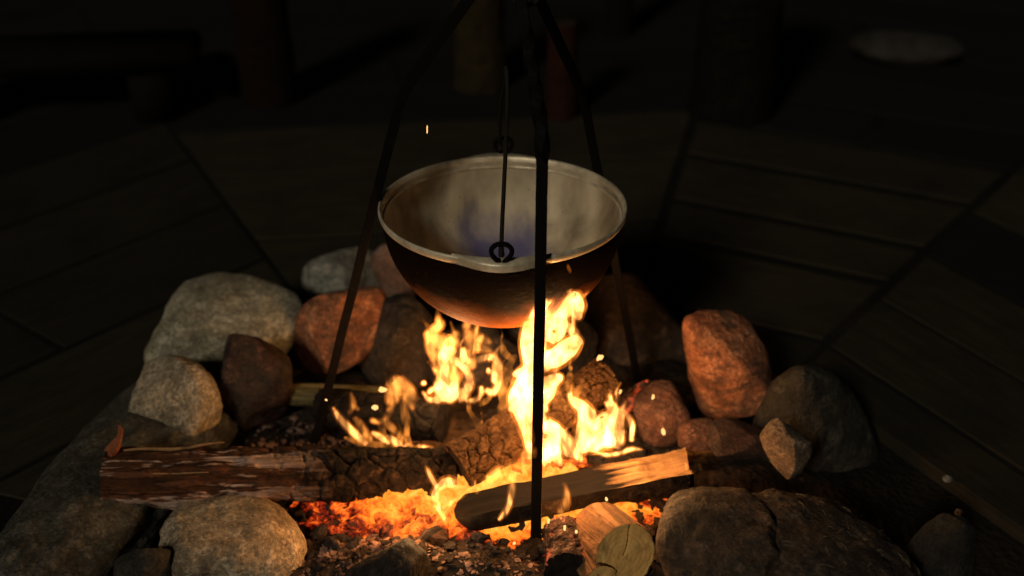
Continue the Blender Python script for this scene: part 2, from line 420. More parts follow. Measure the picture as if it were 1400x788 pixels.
_V, _F = stone_shape(6, 211, 26, 3.5, .09)
_V = _V * np.array([.41, .15, .10]); _a = R(76)
_V = np.stack([_V[:, 0] * math.cos(_a) - _V[:, 1] * math.sin(_a), _V[:, 0] * math.sin(_a) + _V[:, 1] * math.cos(_a), _V[:, 2]], 1)
tag(obj('boulder', mesh_from('boulder', _V, _F), M_BOUL, loc=(-.675, -.08, .0)), 'big dark mossy boulder at the far left, sloping up under the cream stone', 'boulder', 'stones ringing the fire pit')
place_stone('stone', (318, 462, 104, 74), 'large pale rounded stone on the left, behind the dark red stone', 'stone', M_PALE, seed=112, facets=18, sharp=4, zg=-.01, roll=-8)
place_stone('stone', (236, 548, 72, 60), 'cream stone with orange right cheek, above the left end of the bark log', 'stone', M_BUFF, zg=.03, roll=-14, seed=43, facets=12, sharp=9)
place_stone('stone', (345, 522, 54, 74), 'dark red pyramid shaped stone in front of the large pale stone', 'stone', M_DKRED, seed=14, facets=9, sharp=14, zg=.0)
place_stone('stone', (460, 443, 80, 60), 'reddish brown slanting stone leaning behind the left tripod leg', 'stone', M_RED, zg=.04, roll=-34, seed=15, facets=11, sharp=7)
place_stone('stone', (472, 384, 60, 50), 'grey mottled stone at the back left, behind the reddish slanting stone', 'stone', M_GREY, seed=16, facets=13, sharp=8)
place_stone('stone', (541, 380, 38, 48), 'pink stone half hidden behind the left side of the cauldron', 'stone', M_PINK, seed=17, facets=9, sharp=8)
place_stone('stone', (320, 737, 101, 63), 'round tan stone in front of the bark log at the lower left', 'stone', M_BUFF, seed=48, facets=13, sharp=6, zg=-.005, rough=.06)
place_stone('stone', (528, 796, 62, 66), 'ash dusted dark pointed stone in the embers, bottom edge of the picture', 'stone', M_ASHY, seed=219, facets=9, sharp=8)
place_stone('stone', (198, 782, 42, 42), 'small dark stone between the mossy boulder and the round tan stone', 'stone', M_DARK, seed=20, facets=10)
place_stone('stone', (545, 468, 62, 66), 'dark brown stone behind the fire, under the left side of the cauldron', 'stone', M_SOOT, seed=21, facets=10, zg=-.01)
place_stone('stone', (655, 500, 72, 58), 'soot brown stone behind the swirling flame, right under the cauldron', 'stone', M_SOOT, seed=22, facets=10, zg=-.01)
place_stone('stone', (755, 468, 62, 56), 'soot brown stone behind the tall flame', 'stone', M_SOOT, seed=23, facets=10, zg=-.01)
place_stone('boulder', (862, 456, 92, 82), 'large dark brown boulder behind the foot of the rear right tripod leg', 'boulder', M_BROWN, seed=24, facets=12, sharp=6, zg=-.10)
place_stone('stone', (992, 498, 58, 74), 'reddish orange egg shaped stone tilted on the right rim of the pit', 'stone', M_RED, zg=.05, roll=-24, seed=25, facets=16, sharp=5)
place_stone('stone', (904, 569, 40, 42), 'small russet stone beside the glowing charred chunk', 'stone', M_RUSS, seed=26, facets=10, sharp=7, zg=.01)
place_stone('stone', (1016, 601, 50, 27), 'flat brown stone under the tilted reddish orange stone', 'stone', M_DKRED, seed=27, facets=12, zg=.07)
place_stone('stone', (953, 594, 28, 23), 'small reddish stone just behind the pale end of the split log', 'stone', M_RUSS, seed=28, facets=10, zg=.05)
place_stone('stone', (1074, 614, 36, 43), 'pale tan stone right of the flat brown stone, above the cracked boulder', 'stone', M_TAN, seed=29, facets=8, sharp=5, zg=.08)
def crack(V, a, b, c):
    """a wandering crack splits the top of the boulder; the left piece stands a little proud"""
    w_ = V[:, 0] + .62 * a - .42 * V[:, 2] * a / c + .028 * fbm(V * 14, 4, 77)
    g = np.exp(-(w_ / .0026) ** 2)
    n = V / np.linalg.norm(V, axis=1)[:, None]
    up = smooth(-.2, .2, V[:, 2] / c)
    return V - n * (g * .034 * up)[:, None] + n * (.006 * smooth(.01, -.01, w_) * up)[:, None] + n * (.010 * fbm(V * 16, 5, 5) * 1.3)[:, None]
place_stone('boulder', (1082, 786, 184, 132), 'huge brown boulder with a dark crack down its face at the lower right', 'boulder', M_BROWN, seed=30, facets=24, sharp=4, sub=7, zg=-.02, mod=crack)
place_stone('boulder', (1112, 594, 90, 122), 'dark round boulder at the right, behind the huge cracked boulder', 'boulder', M_DARK, seed=31, facets=22, sharp=3.5, zg=-.14)
place_stone('boulder', (1270, 806, 54, 100), 'black boulder almost lost in the dark at the far lower right', 'boulder', M_BLACK, seed=32, facets=10, sharp=6, zg=-.12)

def straw(o, n, sd, label):
    rg = np.random.default_rng(sd); me = o.data; mb = MB(); base = np.array(o.location)
    C = [p for p in me.polygons if p.normal.z > .15 and p.normal.y < .5]
    for k in rg.choice(len(C), n, replace=False):
        p = C[k]; nn = np.array(p.normal); c = base + np.array(p.center) + nn * .0012
        t = np.cross(nn, rg.normal(size=3)); t /= np.linalg.norm(t); L = rg.uniform(.003, .011); bnd = np.cross(nn, t) * rg.uniform(-.5, .5) * L
        pts = np.array([c - t * L, c + bnd * .5 + nn * .001, c + t * L - nn * .001])
        mb.add(*tube(catmull(pts, 3), rg.uniform(.0003, .0005), 4))
    tag(mb.build('straw_bits', STRAW, fix=False), label, 'straw', kind='stuff')
STRAW = mat_cutwood('dry_straw', (.15, .12, .07), (.24, .19, .12), rings=False)
straw(bpy.data.objects['boulder.001'] if 'crack' in bpy.data.objects['boulder.001']['label'] else bpy.data.objects['boulder.002'], 80, 5, 'dry straw bits stuck on the huge cracked boulder')

# ------------------------------------------------------------------ tripod and cauldron
RIM_Z = .498
AX = np.array([0.0, 0.0])
FEET = {k: at_z(u, v, .005) for k, (u, v) in {'front': (732, 757), 'left': (425, 608), 'back': (876, 527)}.items()}
APEX = at_y(697, -62, 0.0)
def plane_hit(u, v, foot):
    d = ray(u, v); f = np.array([foot[0] - APEX[0], foot[1] - APEX[1]]); nrm = np.array([f[1], -f[0], 0])
    t = np.dot(np.array([APEX[0], APEX[1], 0]) - CAM, nrm) / np.dot(d, nrm); return CAM + d * t
BL = plane_hit(550, 127, FEET['left']); ZB = BL[2]
BENDS = {'left': BL, 'front': at_z(742, 186, ZB), 'back': at_y(797, 128, .125)}
print('apex', APEX, 'bends', BENDS)
def build_tripod():
    t = thing('tripod', (0, 0, 0), 'black iron tripod of three bent square bars standing over the fire', 'tripod')
    for k in ('left', 'front', 'back'):
        A = APEX + np.array([.012 if k == 'back' else -.012 if k == 'left' else 0.006, -.012 if k == 'front' else .006, .0])
        B = BENDS[k]; Ft = FEET[k] - np.array([0, 0, .02])
        up = np.linspace(0, 1, 26)[:, None]; dn = np.linspace(0, 1, 34)[1:, None]
        Pm = np.vstack([A + (B - A) * up, B + (Ft - B) * dn])
        for _ in range(3): Pm[1:-1] = (Pm[:-2] + 2 * Pm[1:-1] + Pm[2:]) / 4
        Pm[1:-1] += .0011 * np.stack([fbm(Pm[1:-1] * 9, 3, 2), fbm(Pm[1:-1] * 9, 3, 3), 0 * Pm[1:-1, 0]], 1)
        r = {'front': .0083, 'left': .0079, 'back': .0077}[k]
        V, F = tube(Pm, r, 4, square=True)
        V = np.array(V).reshape(-1, 4, 3)
        # the stretch above the bend is a twisted bar
        if k == 'front':
            for i in range(10, 27):
                c = V[i].mean(0); ax_ = Pm[min(i + 1, len(Pm) - 1)] - Pm[i - 1]; ax_ /= np.linalg.norm(ax_)
                q = Matrix.Rotation((i - 10) * R(26), 3, Vector(ax_))
                V[i] = [c + np.array(q @ Vector(p - c)) for p in V[i]]
        m = MB().add(V.reshape(-1, 3), F); o = m.build('leg', IRON, t, flat=True)
        md = o.modifiers.new('bevel', 'BEVEL'); md.width = .0012; md.segments = 2; md.limit_method = 'ANGLE'
    ring = [(APEX[0] + .026 * math.cos(a), APEX[1] + .026 * math.sin(a), APEX[2] - .006) for a in np.linspace(0, 2 * math.pi, 28, endpoint=False)]
    MB().add(*tube(ring, .007, 8, closed=True)).build('apex_ring', IRON, t)
    # bent collar plate whose lower edge dips into view beside the hanging rod
    c = at_y(719, -6, -.02); ang = np.linspace(-1.2, 1.2, 14)
    path = [(c[0] + .019 * math.sin(a), c[1] - .012 * math.cos(a), c[2] - .011 * math.cos(a)) for a in ang]
    MB().add(*tube(path, .0035, 6)).build('collar', IRON2, t)
    return t
build_tripod()
def build_hanger():
    t = thing('hanging_rod', (0, 0, RIM_Z + .2), 'thin black iron rod hanging from the tripod top, hooked round the cauldron handle', 'pot hanger')
    top = np.array([APEX[0] - .008, 0, APEX[2] - .006]); pk = BAIL_TOP
    pts = [top, top + (pk - top) * .5, (pk[0] + .004, pk[1] + .004, pk[2] + .045), (pk[0] + .004, pk[1] - .002, pk[2] + .012)]
    MB().add(*tube(catmull(pts, 8), .0042, 8)).build('rod', IRON, t)
    c = np.array([pk[0] + .001, pk[1], pk[2] - .001])
    hook = [(c[0] + .013 * math.cos(a), c[1], c[2] + .013 * math.sin(a)) for a in np.linspace(R(80), R(-215), 22)]
    MB().add(*tube(hook, .0038, 8)).build('hook', IRON, t)
def mat_pot_out():
    m = NM('sooty_pot_outside'); v = m.co(); a = m.noise(v, 9, 6, .6, .5); b = m.noise(v, 110, 5, .65); c = m.noise(v, 320, 3, .6)
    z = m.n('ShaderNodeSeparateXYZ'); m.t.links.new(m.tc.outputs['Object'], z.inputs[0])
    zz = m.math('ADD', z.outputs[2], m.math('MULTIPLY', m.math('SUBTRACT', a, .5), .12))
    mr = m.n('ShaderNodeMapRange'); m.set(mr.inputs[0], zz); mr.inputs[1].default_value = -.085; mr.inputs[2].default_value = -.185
    col = m.mix(mr.outputs[0], (.0055, .0028, .0018), (.28, .078, .014))  # soot burnt thin below, with the fire's orange glow put into the colour
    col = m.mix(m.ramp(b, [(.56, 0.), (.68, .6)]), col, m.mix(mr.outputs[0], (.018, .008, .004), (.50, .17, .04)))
    nrm = m.bump(b, .35, .003, m.bump(c, .3, .0015))
    return m.pbr(col, m.ramp(b, [(.3, .5), (.7, .75)]), 0, nrm, .02)
def mat_pot_in():
    m = NM('cast_aluminium_inside'); v = m.co(); a = m.noise(m.co((1, 1, .45)), 13, 4, .55, .3); b = m.noise(v, 80, 5, .6); c = m.vor(v, 70)
    col = m.mix(m.ramp(a, [(.36, 0.), (.64, 1.)]), (.20, .175, .12), (.50, .44, .31))
    col = m.mix(m.ramp(m.math('MULTIPLY', c, m.math('ADD', b, .5)), [(.05, .7), (.13, 0.)]), col, (.08, .07, .05))
    # bluish sheen at the bottom of the bowl, put into the metal's colour
    p = m.n('ShaderNodeVectorMath', operation='DISTANCE'); m.t.links.new(m.tc.outputs['Object'], p.inputs[0]); p.inputs[1].default_value = (-.012, .105, -.155)
    d = m.math('ADD', p.outputs['Value'], m.math('MULTIPLY', m.math('SUBTRACT', a, .5), .12))
    blue = m.ramp(d, [(.035, .85), (.11, 0.)])
    col = m.mix(blue, col, (.06, .065, .20))
    return m.pbr(col, .62, .1, m.bump(b, .25, .003), .4)
POT_OUT, POT_IN = mat_pot_out(), mat_pot_in()
def mat_rim():
    m = NM('worn_rim_metal'); v = m.co(); a = m.noise(v, 30, 6, .65)
    col = m.mix(m.ramp(a, [(.4, 0.), (.62, 1.)]), (.40, .35, .24), (.66, .60, .45))
    return m.pbr(col, .45, .3, m.bump(a, .4, .003), .5)
RIMM = mat_rim()
PR = .199
BAIL_TOP = at_y(691, 92, 0.0)
def lathe(prof, n=112):
    V = []; F = []
    for r, z in prof:
        for k in range(n):
            a = 2 * math.pi * k / n; V.append((r * math.cos(a), r * math.sin(a), z))
    return V, grid_faces(len(prof), n, True)
def build_pot():
    t = thing('cauldron', (0.0, 0.0, RIM_Z), 'round bottomed sooty cauldron with a pale metal inside, hanging over the flames', 'cauldron')
    dep = .198
    # outside of the bowl: a little fuller than a half sphere at the shoulder
    out = [(PR * .974 * math.cos(q), -.012 - (dep - .012) * math.sin(q)) for q in np.linspace(0, R(89.4), 40)]
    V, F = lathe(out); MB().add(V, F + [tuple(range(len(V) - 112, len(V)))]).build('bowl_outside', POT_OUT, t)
    inn = [(PR * .968 * math.cos(q), -.006 - (dep - .014) * math.sin(q)) for q in np.linspace(0, R(89.4), 40)]
    V, F = lathe(inn); MB().add(V, F + [tuple(range(len(V) - 112, len(V)))]).build('bowl_inside', POT_IN, t)
    rim = [(.972, -.013), (.990, -.010), (1.0, -.006), (1.003, -.001), (.998, .0026), (.988, .003), (.978, .001), (.972, -.003), (.968, -.007)]
    V, F = lathe([(PR * a, z) for a, z in rim]); MB().add(V, F).build('rim', RIMM, t)
    ridge = [(PR * .9640 + .0026 * math.cos(a), -.0155 + .0026 * math.sin(a)) for a in np.linspace(-1.57, 1.57, 6) + math.pi]
    V, F = lathe(ridge); MB().add(V, F).build('inner_ridge', RIMM, t)
    for sg in (-1, 1):
        # flat ear growing out of the rim
        n = 34; Vb = []; 
        for j, (zz, k) in enumerate(((.004, 1.0), (-.001, 1.06), (-.010, 1.0))):
            for i in range(n):
                th = R(-22 + 44 * i / (n - 1)); bulge = .017 * math.cos(th * math.pi / R(44)) ** 1.6 * k
                rr = PR * .992 + bulge
                Vb.append((rr * math.sin(th), sg * rr * math.cos(th), zz))
        Vi = [(PR * .975 * math.sin(R(-22 + 44 * i / (n - 1))), sg * PR * .975 * math.cos(R(-22 + 44 * i / (n - 1))), .0045) for i in range(n)]
        V = Vi + Vb; F = []
        for r_ in range(3):
            for i in range(n - 1): F.append((r_ * n + i, r_ * n + i + 1, (r_ + 1) * n + i + 1, (r_ + 1) * n + i))
        o = MB().add(V, F).build('lug', RIMM, t)
        # heart shaped wrought eye standing in the ear
        ey = sg * (PR + .008)
        pts = [(-.0035, 0, .000), (-.013, 0, .011), (-.0145, 0, .021), (-.008, 0, .0285), (0, 0, .0295), (.008, 0, .0285), (.0145, 0, .021), (.013, 0, .011), (.0035, 0, .000), (0, 0, -.008)]
        pts = [(p[0], ey, p[2] + .003) for p in pts]
        cl = catmull(pts + [pts[0]], 6)[:-1]
        MB().add(*tube(cl, .0037, 8, closed=True)).build('eye_ring', IRON, t)
    pk = BAIL_TOP - np.array([0, 0, RIM_Z])
    fy = -(PR + .006); by = PR + .006; zz = .016
    pts = [(.0, fy + .006, zz - .004), (-.0005, fy - .004, zz + .004), (0.0, fy + .008, zz + .016), (.001, fy + .03, .055), (pk[0] * .7 + .002, -.10, pk[2] * .58), (pk[0] + .003, -.028, pk[2] - .045), (pk[0] + .002, -.008, pk[2] - .007), (pk[0], .008, pk[2] - .004),
           (pk[0] - .001, .03, pk[2] - .03), (-.004, .11, pk[2] * .55), (-.006, by - .028, .055), (-.006, by - .008, zz + .016), (-.006, by + .004, zz + .004), (-.006, by - .006, zz - .004)]
    P = catmull(pts, 10); n = len(P); q = np.linspace(0, 1, n)
    rad = .0034 + .0012 * np.maximum(smooth(.14, .1, q), smooth(.86, .9, q))
    MB().add(*tube(P, rad, 8)).build('handle', IRON2, t)
build_pot(); build_hanger()

# ------------------------------------------------------------------ logs
def log_mesh(L, r, nl, na, disp, taper=(1, 1)):
    """local X is the axis, from 0 to L; disp(x, theta) -> change of radius"""
    xs = np.linspace(0, L, nl); th = np.linspace(0, 2 * math.pi, na, endpoint=False)
    X, T = np.meshgrid(xs, th, indexing='ij'); X = X.ravel(); T = T.ravel()
    q = X / L; rad = r * (taper[0] + (taper[1] - taper[0]) * q) + disp(X, T)
    V = np.stack([X, rad * np.cos(T), rad * np.sin(T)], 1)
    return V, grid_faces(nl, na, True)
def place_axis(o, A, B, spin=0.0):
    d = Vector(B) - Vector(A); q = d.to_track_quat('X', 'Z'); o.rotation_mode = 'QUATERNION'
    o.rotation_quaternion = q; o.location = A
def end_disc(V, nl, na, which, mat, parent, inset=.002, name='cut_end', rings=7):
    ring = V[:na] if which == 0 else V[(nl - 1) * na:]
    sg = 1 if which == 0 else -1
    c = ring.mean(0); P = []; F = []
    for k in range(rings + 1):
        f = 1 - k / rings
        q = c + (ring - c) * (f * .985); q[:, 0] = c[0] + sg * inset + sg * .0022 * fbm(q * 60, 3, 4) * (1 if k else .2)
        if rings > 20:                          # drying cracks running out from the heart
            for (ca, l0) in ((1.9, .05),):
                ln = (q[:, 1] - c[1]) * math.sin(ca) - (q[:, 2] - c[2]) * math.cos(ca); al = (q[:, 1] - c[1]) * math.cos(ca) + (q[:, 2] - c[2]) * math.sin(ca)
                q[:, 0] += sg * .006 * np.exp(-((ln + .0012 * np.sin(al * 90)) / .0010) ** 2) * (al > -.002)
        P.append(q)
    P = np.vstack(P); F = grid_faces(rings + 1, na, True)
    return MB().add(P, F).build(name, mat, parent)
LOGS = 'logs burning in the fire'
def bark_disp(sd, amp=.004):
    def f(X, T):
        P = np.stack([X * 9, np.cos(T) * 1.6, np.sin(T) * 1.6], 1); Q = np.stack([X * 22, np.cos(T) * 5, np.sin(T) * 5], 1)
        plates = np.clip(fbm(np.stack([X * 16, np.cos(T) * 3, np.sin(T) * 3], 1), 3, sd + 7) * 3, -1, 1)
        return amp * (1.6 * fbm(P, 3, sd) + .9 * plates * .5 + 1.0 * fbm(Q, 4, sd + 3) + .35 * fbm(Q * 4, 2, sd + 5))
    return f
def P0(X, T): return np.stack([X * 12, np.cos(T), np.sin(T)], 1)
def char_disp(sd, cx, ca, r, depth=.006):
    def f(X, T):
        wob = .55 * fbm(np.stack([X * 26, np.cos(T) * 1.3, np.sin(T) * 1.3], 1), 4, sd)
        f1, f2, idv = cells(np.stack([X / cx + wob, (T / (2 * math.pi)) * round(2 * math.pi * r / ca) + wob], 1), sd)
        g = smooth(.0, .16, f2 - f1)
        P = np.stack([X * 60, np.cos(T) * 4, np.sin(T) * 4], 1)
        h1, h2, hid = cells(np.stack([X / cx * 2.1 - wob * 2, (T / (2 * math.pi)) * round(5 * math.pi * r / ca) + wob * 2], 1), sd + 40)
        dv = .55 + .9 * np.clip(fbm(P0(X, T), 2, sd + 8) + .5, 0, 1)
        return depth * dv * (g - 1) + depth * .55 * (idv - .5) + depth * .3 * (smooth(0, .12, h2 - h1) - 1) + depth * .25 * (hid - .5) + .0022 * fbm(P, 4, sd) + .004 * fbm(P * .12, 2, sd + 4)
    return f
CUT_OLIVE = mat_cutwood('olive_cut_wood', (.50, .30, .095), (.62, .41, .15)); CUT_BROWN = mat_cutwood('brown_cut_wood', (.16, .09, .045), (.24, .14, .07))
CUT_BLACK = mat_char('charred_end', base=(.014, .012, .012), ash_amt=.8)
CHAR = mat_char('charred_wood', base=(.010, .008, .0065), ash=(.09, .065, .05), ash_amt=.74); CHAR_BR = mat_char('scorched_brown_wood', base=(.042, .021, .009), ash=(.17, .09, .036), ash_amt=.62)
EMBER_CHAR = mat_char('smouldering_wood', glow=1.3, base=(.03, .018, .014), ash=(.25, .17, .14), ash_amt=.58)

def bark_log(A, B, r, label, mat, m0, m1, sd, cat='log', nl=170, na=80, taper=(1, 1), amp=.004, disp=None, extra=None, rings=7):
    L = float(np.linalg.norm(np.asarray(B) - np.asarray(A)))
    t = thing('log', (0, 0, 0), label, cat, LOGS)
    V, F = log_mesh(L, r, nl, na, disp or bark_disp(sd, amp), taper)
    MB().add(V, F).build('bark', mat, t)
    end_disc(V, nl, na, 0, m0, t, rings=rings); end_disc(V, nl, na, 1, m1, t)
    if extra: extra(t, L, r)
    place_axis(t, A, B); return t
# 1: the long bark log across the left front
BARK1 = mat_bark('peeling_bark', dark=(.012, .008, .006), amt=.2, x_char=(.20, .36), light=(.10, .045, .024), peel=(.50, .36, .29))
def strips(t, L, r):
    # curls of loose bark: a long sliver on top, one sticking up at the sawn end
    # a torn flake of red bark standing up at the sawn end
    P0_ = np.array([.006, .012, r - .004]); ax_ = np.array([.022, .004, .050]); sd_ = np.array([.55, -.75, -.1]) * .011; th_ = np.array([.5, .5, -.25]) * .0045
    V = []
    for i in range(9):
        q = i / 8; wv = (1 - .45 * q) * (1 + .25 * math.sin(7 * q)); c = P0_ + ax_ * q + np.array([.006 * math.sin(3 * q), 0, 0])
        for sa, sb in ((-1, -1), (1, -1), (1, 1), (-1, 1)): V.append(c + sd_ * sa * wv + th_ * sb * (1 - .6 * q))
    MB().add(V, grid_faces(9, 4, True) + [(0, 1, 2, 3), (32, 33, 34, 35)]).build('bark_strip', STRIP_R, t, flat=True)
    for (x0, x1, th, lift, wd, mt) in ((.03, .19, 1.30, .010, .003, STRIP_L), (.06, .17, 2.35, .004, .0016, STRIP_L)):
        xs = np.linspace(x0, x1, 14); P = []
        for i, x in enumerate(xs):
            k = i / 13; rr = r + .003 + lift * (k if x1 > .1 else (1 - k)) ** 2 + .002 * math.sin(9 * k)
            P.append((x, rr * math.cos(th), rr * math.sin(th)))
        rad = wd * np.sin(np.linspace(.35, 2.9, 14)) ** .6
        V, F = tube(P, rad, 6); MB().add(V, F).build('bark_strip', mt, t)
STRIP_L = mat_cutwood('dry_bast_strip', (.20, .125, .06), (.30, .19, .10), rings=False)
STRIP_R = mat_cutwood('red_bark_strip', (.15, .045, .02), (.24, .085, .04), rings=False)
A1, B1 = at_z(145, 655, .088), at_z(622, 645, .048)
_bd, _cd = bark_disp(51, .0065), char_disp(151, .045, .04, .046, .009)
def log1_disp(X, T):
    k = smooth(.22, .38, X + .12 * fbm(np.stack([X * 20, np.cos(T) * 2, np.sin(T) * 2], 1), 3, 88)); return _bd(X, T) * (1 - k) + _cd(X, T) * k
bark_log(A1, B1, .046, 'long log with peeling bark at the left front, its right end charred black', BARK1, CUT_BROWN, CUT_BLACK, 51, nl=300, na=130, extra=strips, disp=log1_disp)
# 2: deeply cracked log leaning up through the fire
A2, B2 = at_z(626, 640, .078), at_z(830, 516, .155)
bark_log(A2, B2, .043, 'deeply cracked charred log slanting up through the middle of the fire', CHAR_BR, CHAR, CUT_BROWN, 52, nl=240, na=150, taper=(.95, .92), disp=char_disp(52, .030, .026, .04, .009))
# 3: black round log, end towards the right
A3, B3 = at_z(440, 557, .06), at_z(606, 577, .085)
bark_log(A3, B3, .037, 'black charred log at the left back whose round end points right', CHAR, CHAR, CUT_BLACK, 53, disp=char_disp(53, .05, .04, .037, .004), nl=200, na=100)
# 4: greenish log behind it
OLIVE_BARK = mat_bark('olive_bark', (.05, .04, .02), (.20, .16, .07), .6)
A4, B4 = at_z(398, 540, .05), at_z(560, 545, .06)
bark_log(A4, B4, .022, 'thin olive brown log lying behind the black charred log', OLIVE_BARK, CUT_BROWN, CUT_BLACK, 54, amp=.002, nl=90, na=50)
# 5: split log with a pale face, front right
def split_log():
    A, B = at_z(622, 702, .074), at_z(940, 640, .082); L = float(np.linalg.norm(B - A))
    t = thing('split_log', (0, 0, 0), 'split log below the tall flame, left end burnt black, right end pale', 'log', LOGS)
    PALE = mat_cutwood('pale_split_face', (.30, .155, .065), (.46, .26, .115), rings=False, x_char=(.33, .25))
    na = 60; nl = 150; xs = np.linspace(0, L, nl); V = []
    tilt = R(-7)
    def prof(k):                                    # closed outline: flat split face, then the round back
        if k <= 1: return np.array([-.040 + .080 * k, .014])
        th = math.pi * (k - 1); return np.array([.040 * math.cos(th), .014 - .056 * math.sin(th) ** .8])
    nf = 18; ks = np.concatenate([np.linspace(0, 1, nf), 1 + np.linspace(0, 1, na - nf + 2)[1:-1]]); na = len(ks)
    for x in xs:
        q = x / L; rd = 1 - .75 * max(0, 1 - x / .03) ** 2.2; rd *= .70 + .30 * q
        sl = .0
        for j, k in enumerate(ks):
            p = prof(k) * rd
            flat = j < nf
            nn = float(fbm(np.array([[x * (14 if flat else 40), p[0] * 90, p[1] * 60 + 3]]), 3, 61)[0])
            p = p * (1 + (.06 if flat else .12) * nn) * (1 + .10 * math.sin(x * 17 + 1) * (1 if k < .5 or k > 1.5 else .4)); 
            if flat: p[1] += .0045 * nn + .006 * float(fbm(np.array([[x * 5, p[0] * 60, 2.0]]), 2, 62)[0])
            y = p[0] * math.cos(tilt) - p[1] * math.sin(tilt); z = p[0] * math.sin(tilt) + p[1] * math.cos(tilt)
            V.append((x + (.012 * p[0] / .036 if q > .98 else 0), y, z))
    V = np.array(V); Vg = V.reshape(nl, na, 3)
    # flat face and round back are separate parts
    ff = Vg[:, :nf].reshape(-1, 3); MB().add(ff, grid_faces(nl, nf)).build('split_face', PALE, t)
    idx = list(range(nf - 1, na)) + [0]
    bb = Vg[:, idx].reshape(-1, 3); MB().add(bb, grid_faces(nl, len(idx))).build('charred_back', CHAR, t)
    for w_, mt in ((0, CUT_BLACK), (nl - 1, mat_cutwood('pale_end_grain', (.36, .19, .08), (.44, .26, .12), rings=False))):
        ring = Vg[w_]; c = ring.mean(0); MB().add(np.vstack([ring, c]), [(j, (j + 1) % na, na) for j in range(na)]).build('cut_end', mt, t)
    place_axis(t, A, B)
split_log()
# 6: sawn pieces at the front edge
A6, B6 = at_z(854, 760, .064), at_z(818, 728, .032)
BARK6 = mat_bark('flaky_bark', (.05, .03, .018), (.22, .12, .06), .2, peel=(.46, .27, .11), pt=.56)
bark_log(A6, B6, .050, 'short sawn log at the front right with a round olive cut face towards the camera', BARK6, CUT_OLIVE, CUT_BROWN, 56, nl=130, na=120, amp=.0019, rings=40)
bark_log(at_z(822, 792, .036), at_z(790, 738, .036), .026, 'smaller sawn log tucked against the left of the round olive cut face', BARK6, CUT_OLIVE, CUT_BROWN, 57, nl=70, na=70, amp=.003)
bark_log(at_z(776, 780, .036), at_z(772, 728, .036), .034, 'dark burnt log stub right beside the foot of the front tripod leg', EMBER_CHAR, CHAR, CHAR, 58, nl=90, na=90, disp=char_disp(58, .03, .025, .034, .005))
bark_log(at_z(690, 790, .01), at_z(748, 735, .02), .018, 'thin burnt stick lying against the foot of the front tripod leg', CHAR, CHAR, CHAR, 59, nl=80, na=50, amp=.003)
bark_log(at_z(846, 555, .055), at_z(893, 533, .075), .021, 'small charred chunk with glowing red edges beside the russet stone', EMBER_CHAR, EMBER_CHAR, EMBER_CHAR, 60, nl=70, na=70, disp=char_disp(60, .02, .02, .021, .004))
bark_log(at_z(935, 622, .05), at_z(975, 617, .05), .010, 'short grey twig sticking out behind the pale end of the split log', CHAR_BR, CHAR_BR, CHAR_BR, 62, nl=40, na=30, amp=.002)

# ------------------------------------------------------------------ embers and ash
def mat_embers():
    m = NM('glowing_embers'); v = m.co()
    a = m.noise(v, 15, 6, .68, 1.); b = m.noise(v, 75, 5, .65, .5); c = m.noise(v, 6, 3, .5)
    p = m.n('ShaderNodeVectorMath', operation='LENGTH'); m.t.links.new(m.co((3.7, 9.0, 3)), p.inputs[0])
    at = m.n('ShaderNodeAttribute', attribute_name='heat')
    heat = m.math('SUBTRACT', m.math('ADD', m.math('MULTIPLY', a, 1.0), m.math('ADD', m.math('MULTIPLY', b, .55), m.math('MULTIPLY', c, .5))), m.math('MULTIPLY', p.outputs['Value'], .42))
    heat = m.math('ADD', heat, at.outputs['Fac'])
    g = m.ramp(heat, [(.50, (0, 0, 0)), (.58, (.22, .010, .002)), (.68, (.8, .11, .008)), (.80, (1., .28, .02)), (.98, (1., .5, .07))])
    col = m.mix(m.ramp(b, [(.45, 0.), (.65, 1.)]), (.02, .012, .010), (.06, .032, .024))
    return m.pbr(col, .9, 0, m.bump(b, .8, .006, m.bump(a, .6, .01)), .1, g, 1.35)
EMB = mat_embers()
def chunk_cloud(name, n, cx, cy, rx, ry, smin, smax, mat, label, cat, zoff=0.0, seed=1, flat=.7, origin=None, power=.7):
    rg = np.random.default_rng(seed); V0, F0 = ico(2); V0 = np.array(V0)
    VV = []; FF = []; HH = []
    for i in range(n):
        a = rg.uniform(0, 2 * math.pi); q = rg.uniform(0, 1) ** power
        x = cx + rx * q * math.cos(a); y = cy + ry * q * math.sin(a)
        s = smin + (smax - smin) * rg.uniform() ** 2
        N = rg.normal(size=(7, 3)); N /= np.linalg.norm(N, axis=1)[:, None]
        r = 1 / np.maximum((np.maximum(V0 @ N.T, .05) / rg.uniform(.6, 1, 7)).max(1), .5)
        P = V0 * np.minimum(r, 1.6)[:, None] * s * np.array([1, rg.uniform(.5, 1), flat * rg.uniform(.6, 1)])
        M = np.array(Matrix.Rotation(rg.uniform(0, 6.28), 3, 'Z') @ Matrix.Rotation(rg.uniform(-.6, .6), 3, 'X'))
        z = float(height(np.array([x]), np.array([y]))[0]) + s * .3 + zoff * (1 - q * q)
        P = P @ M.T + np.array([x, y, z])
        HH += [rg.uniform(-.5, .14)] * len(V0)
        n0 = len(VV); VV.extend(map(tuple, P - np.array(origin if origin is not None else (0, 0, 0)))); FF.extend(tuple(k + n0 for k in f) for f in F0)
    me = mesh_from(name, VV, FF); me.attributes.new('heat', 'FLOAT', 'POINT').data.foreach_set('value', np.array(HH, np.float32))
    o = obj(name, me, mat, flat=True)
    if origin is not None: o.location = origin
    return tag(o, label, cat, kind='stuff')
EC = (-.03, -.165, .015)
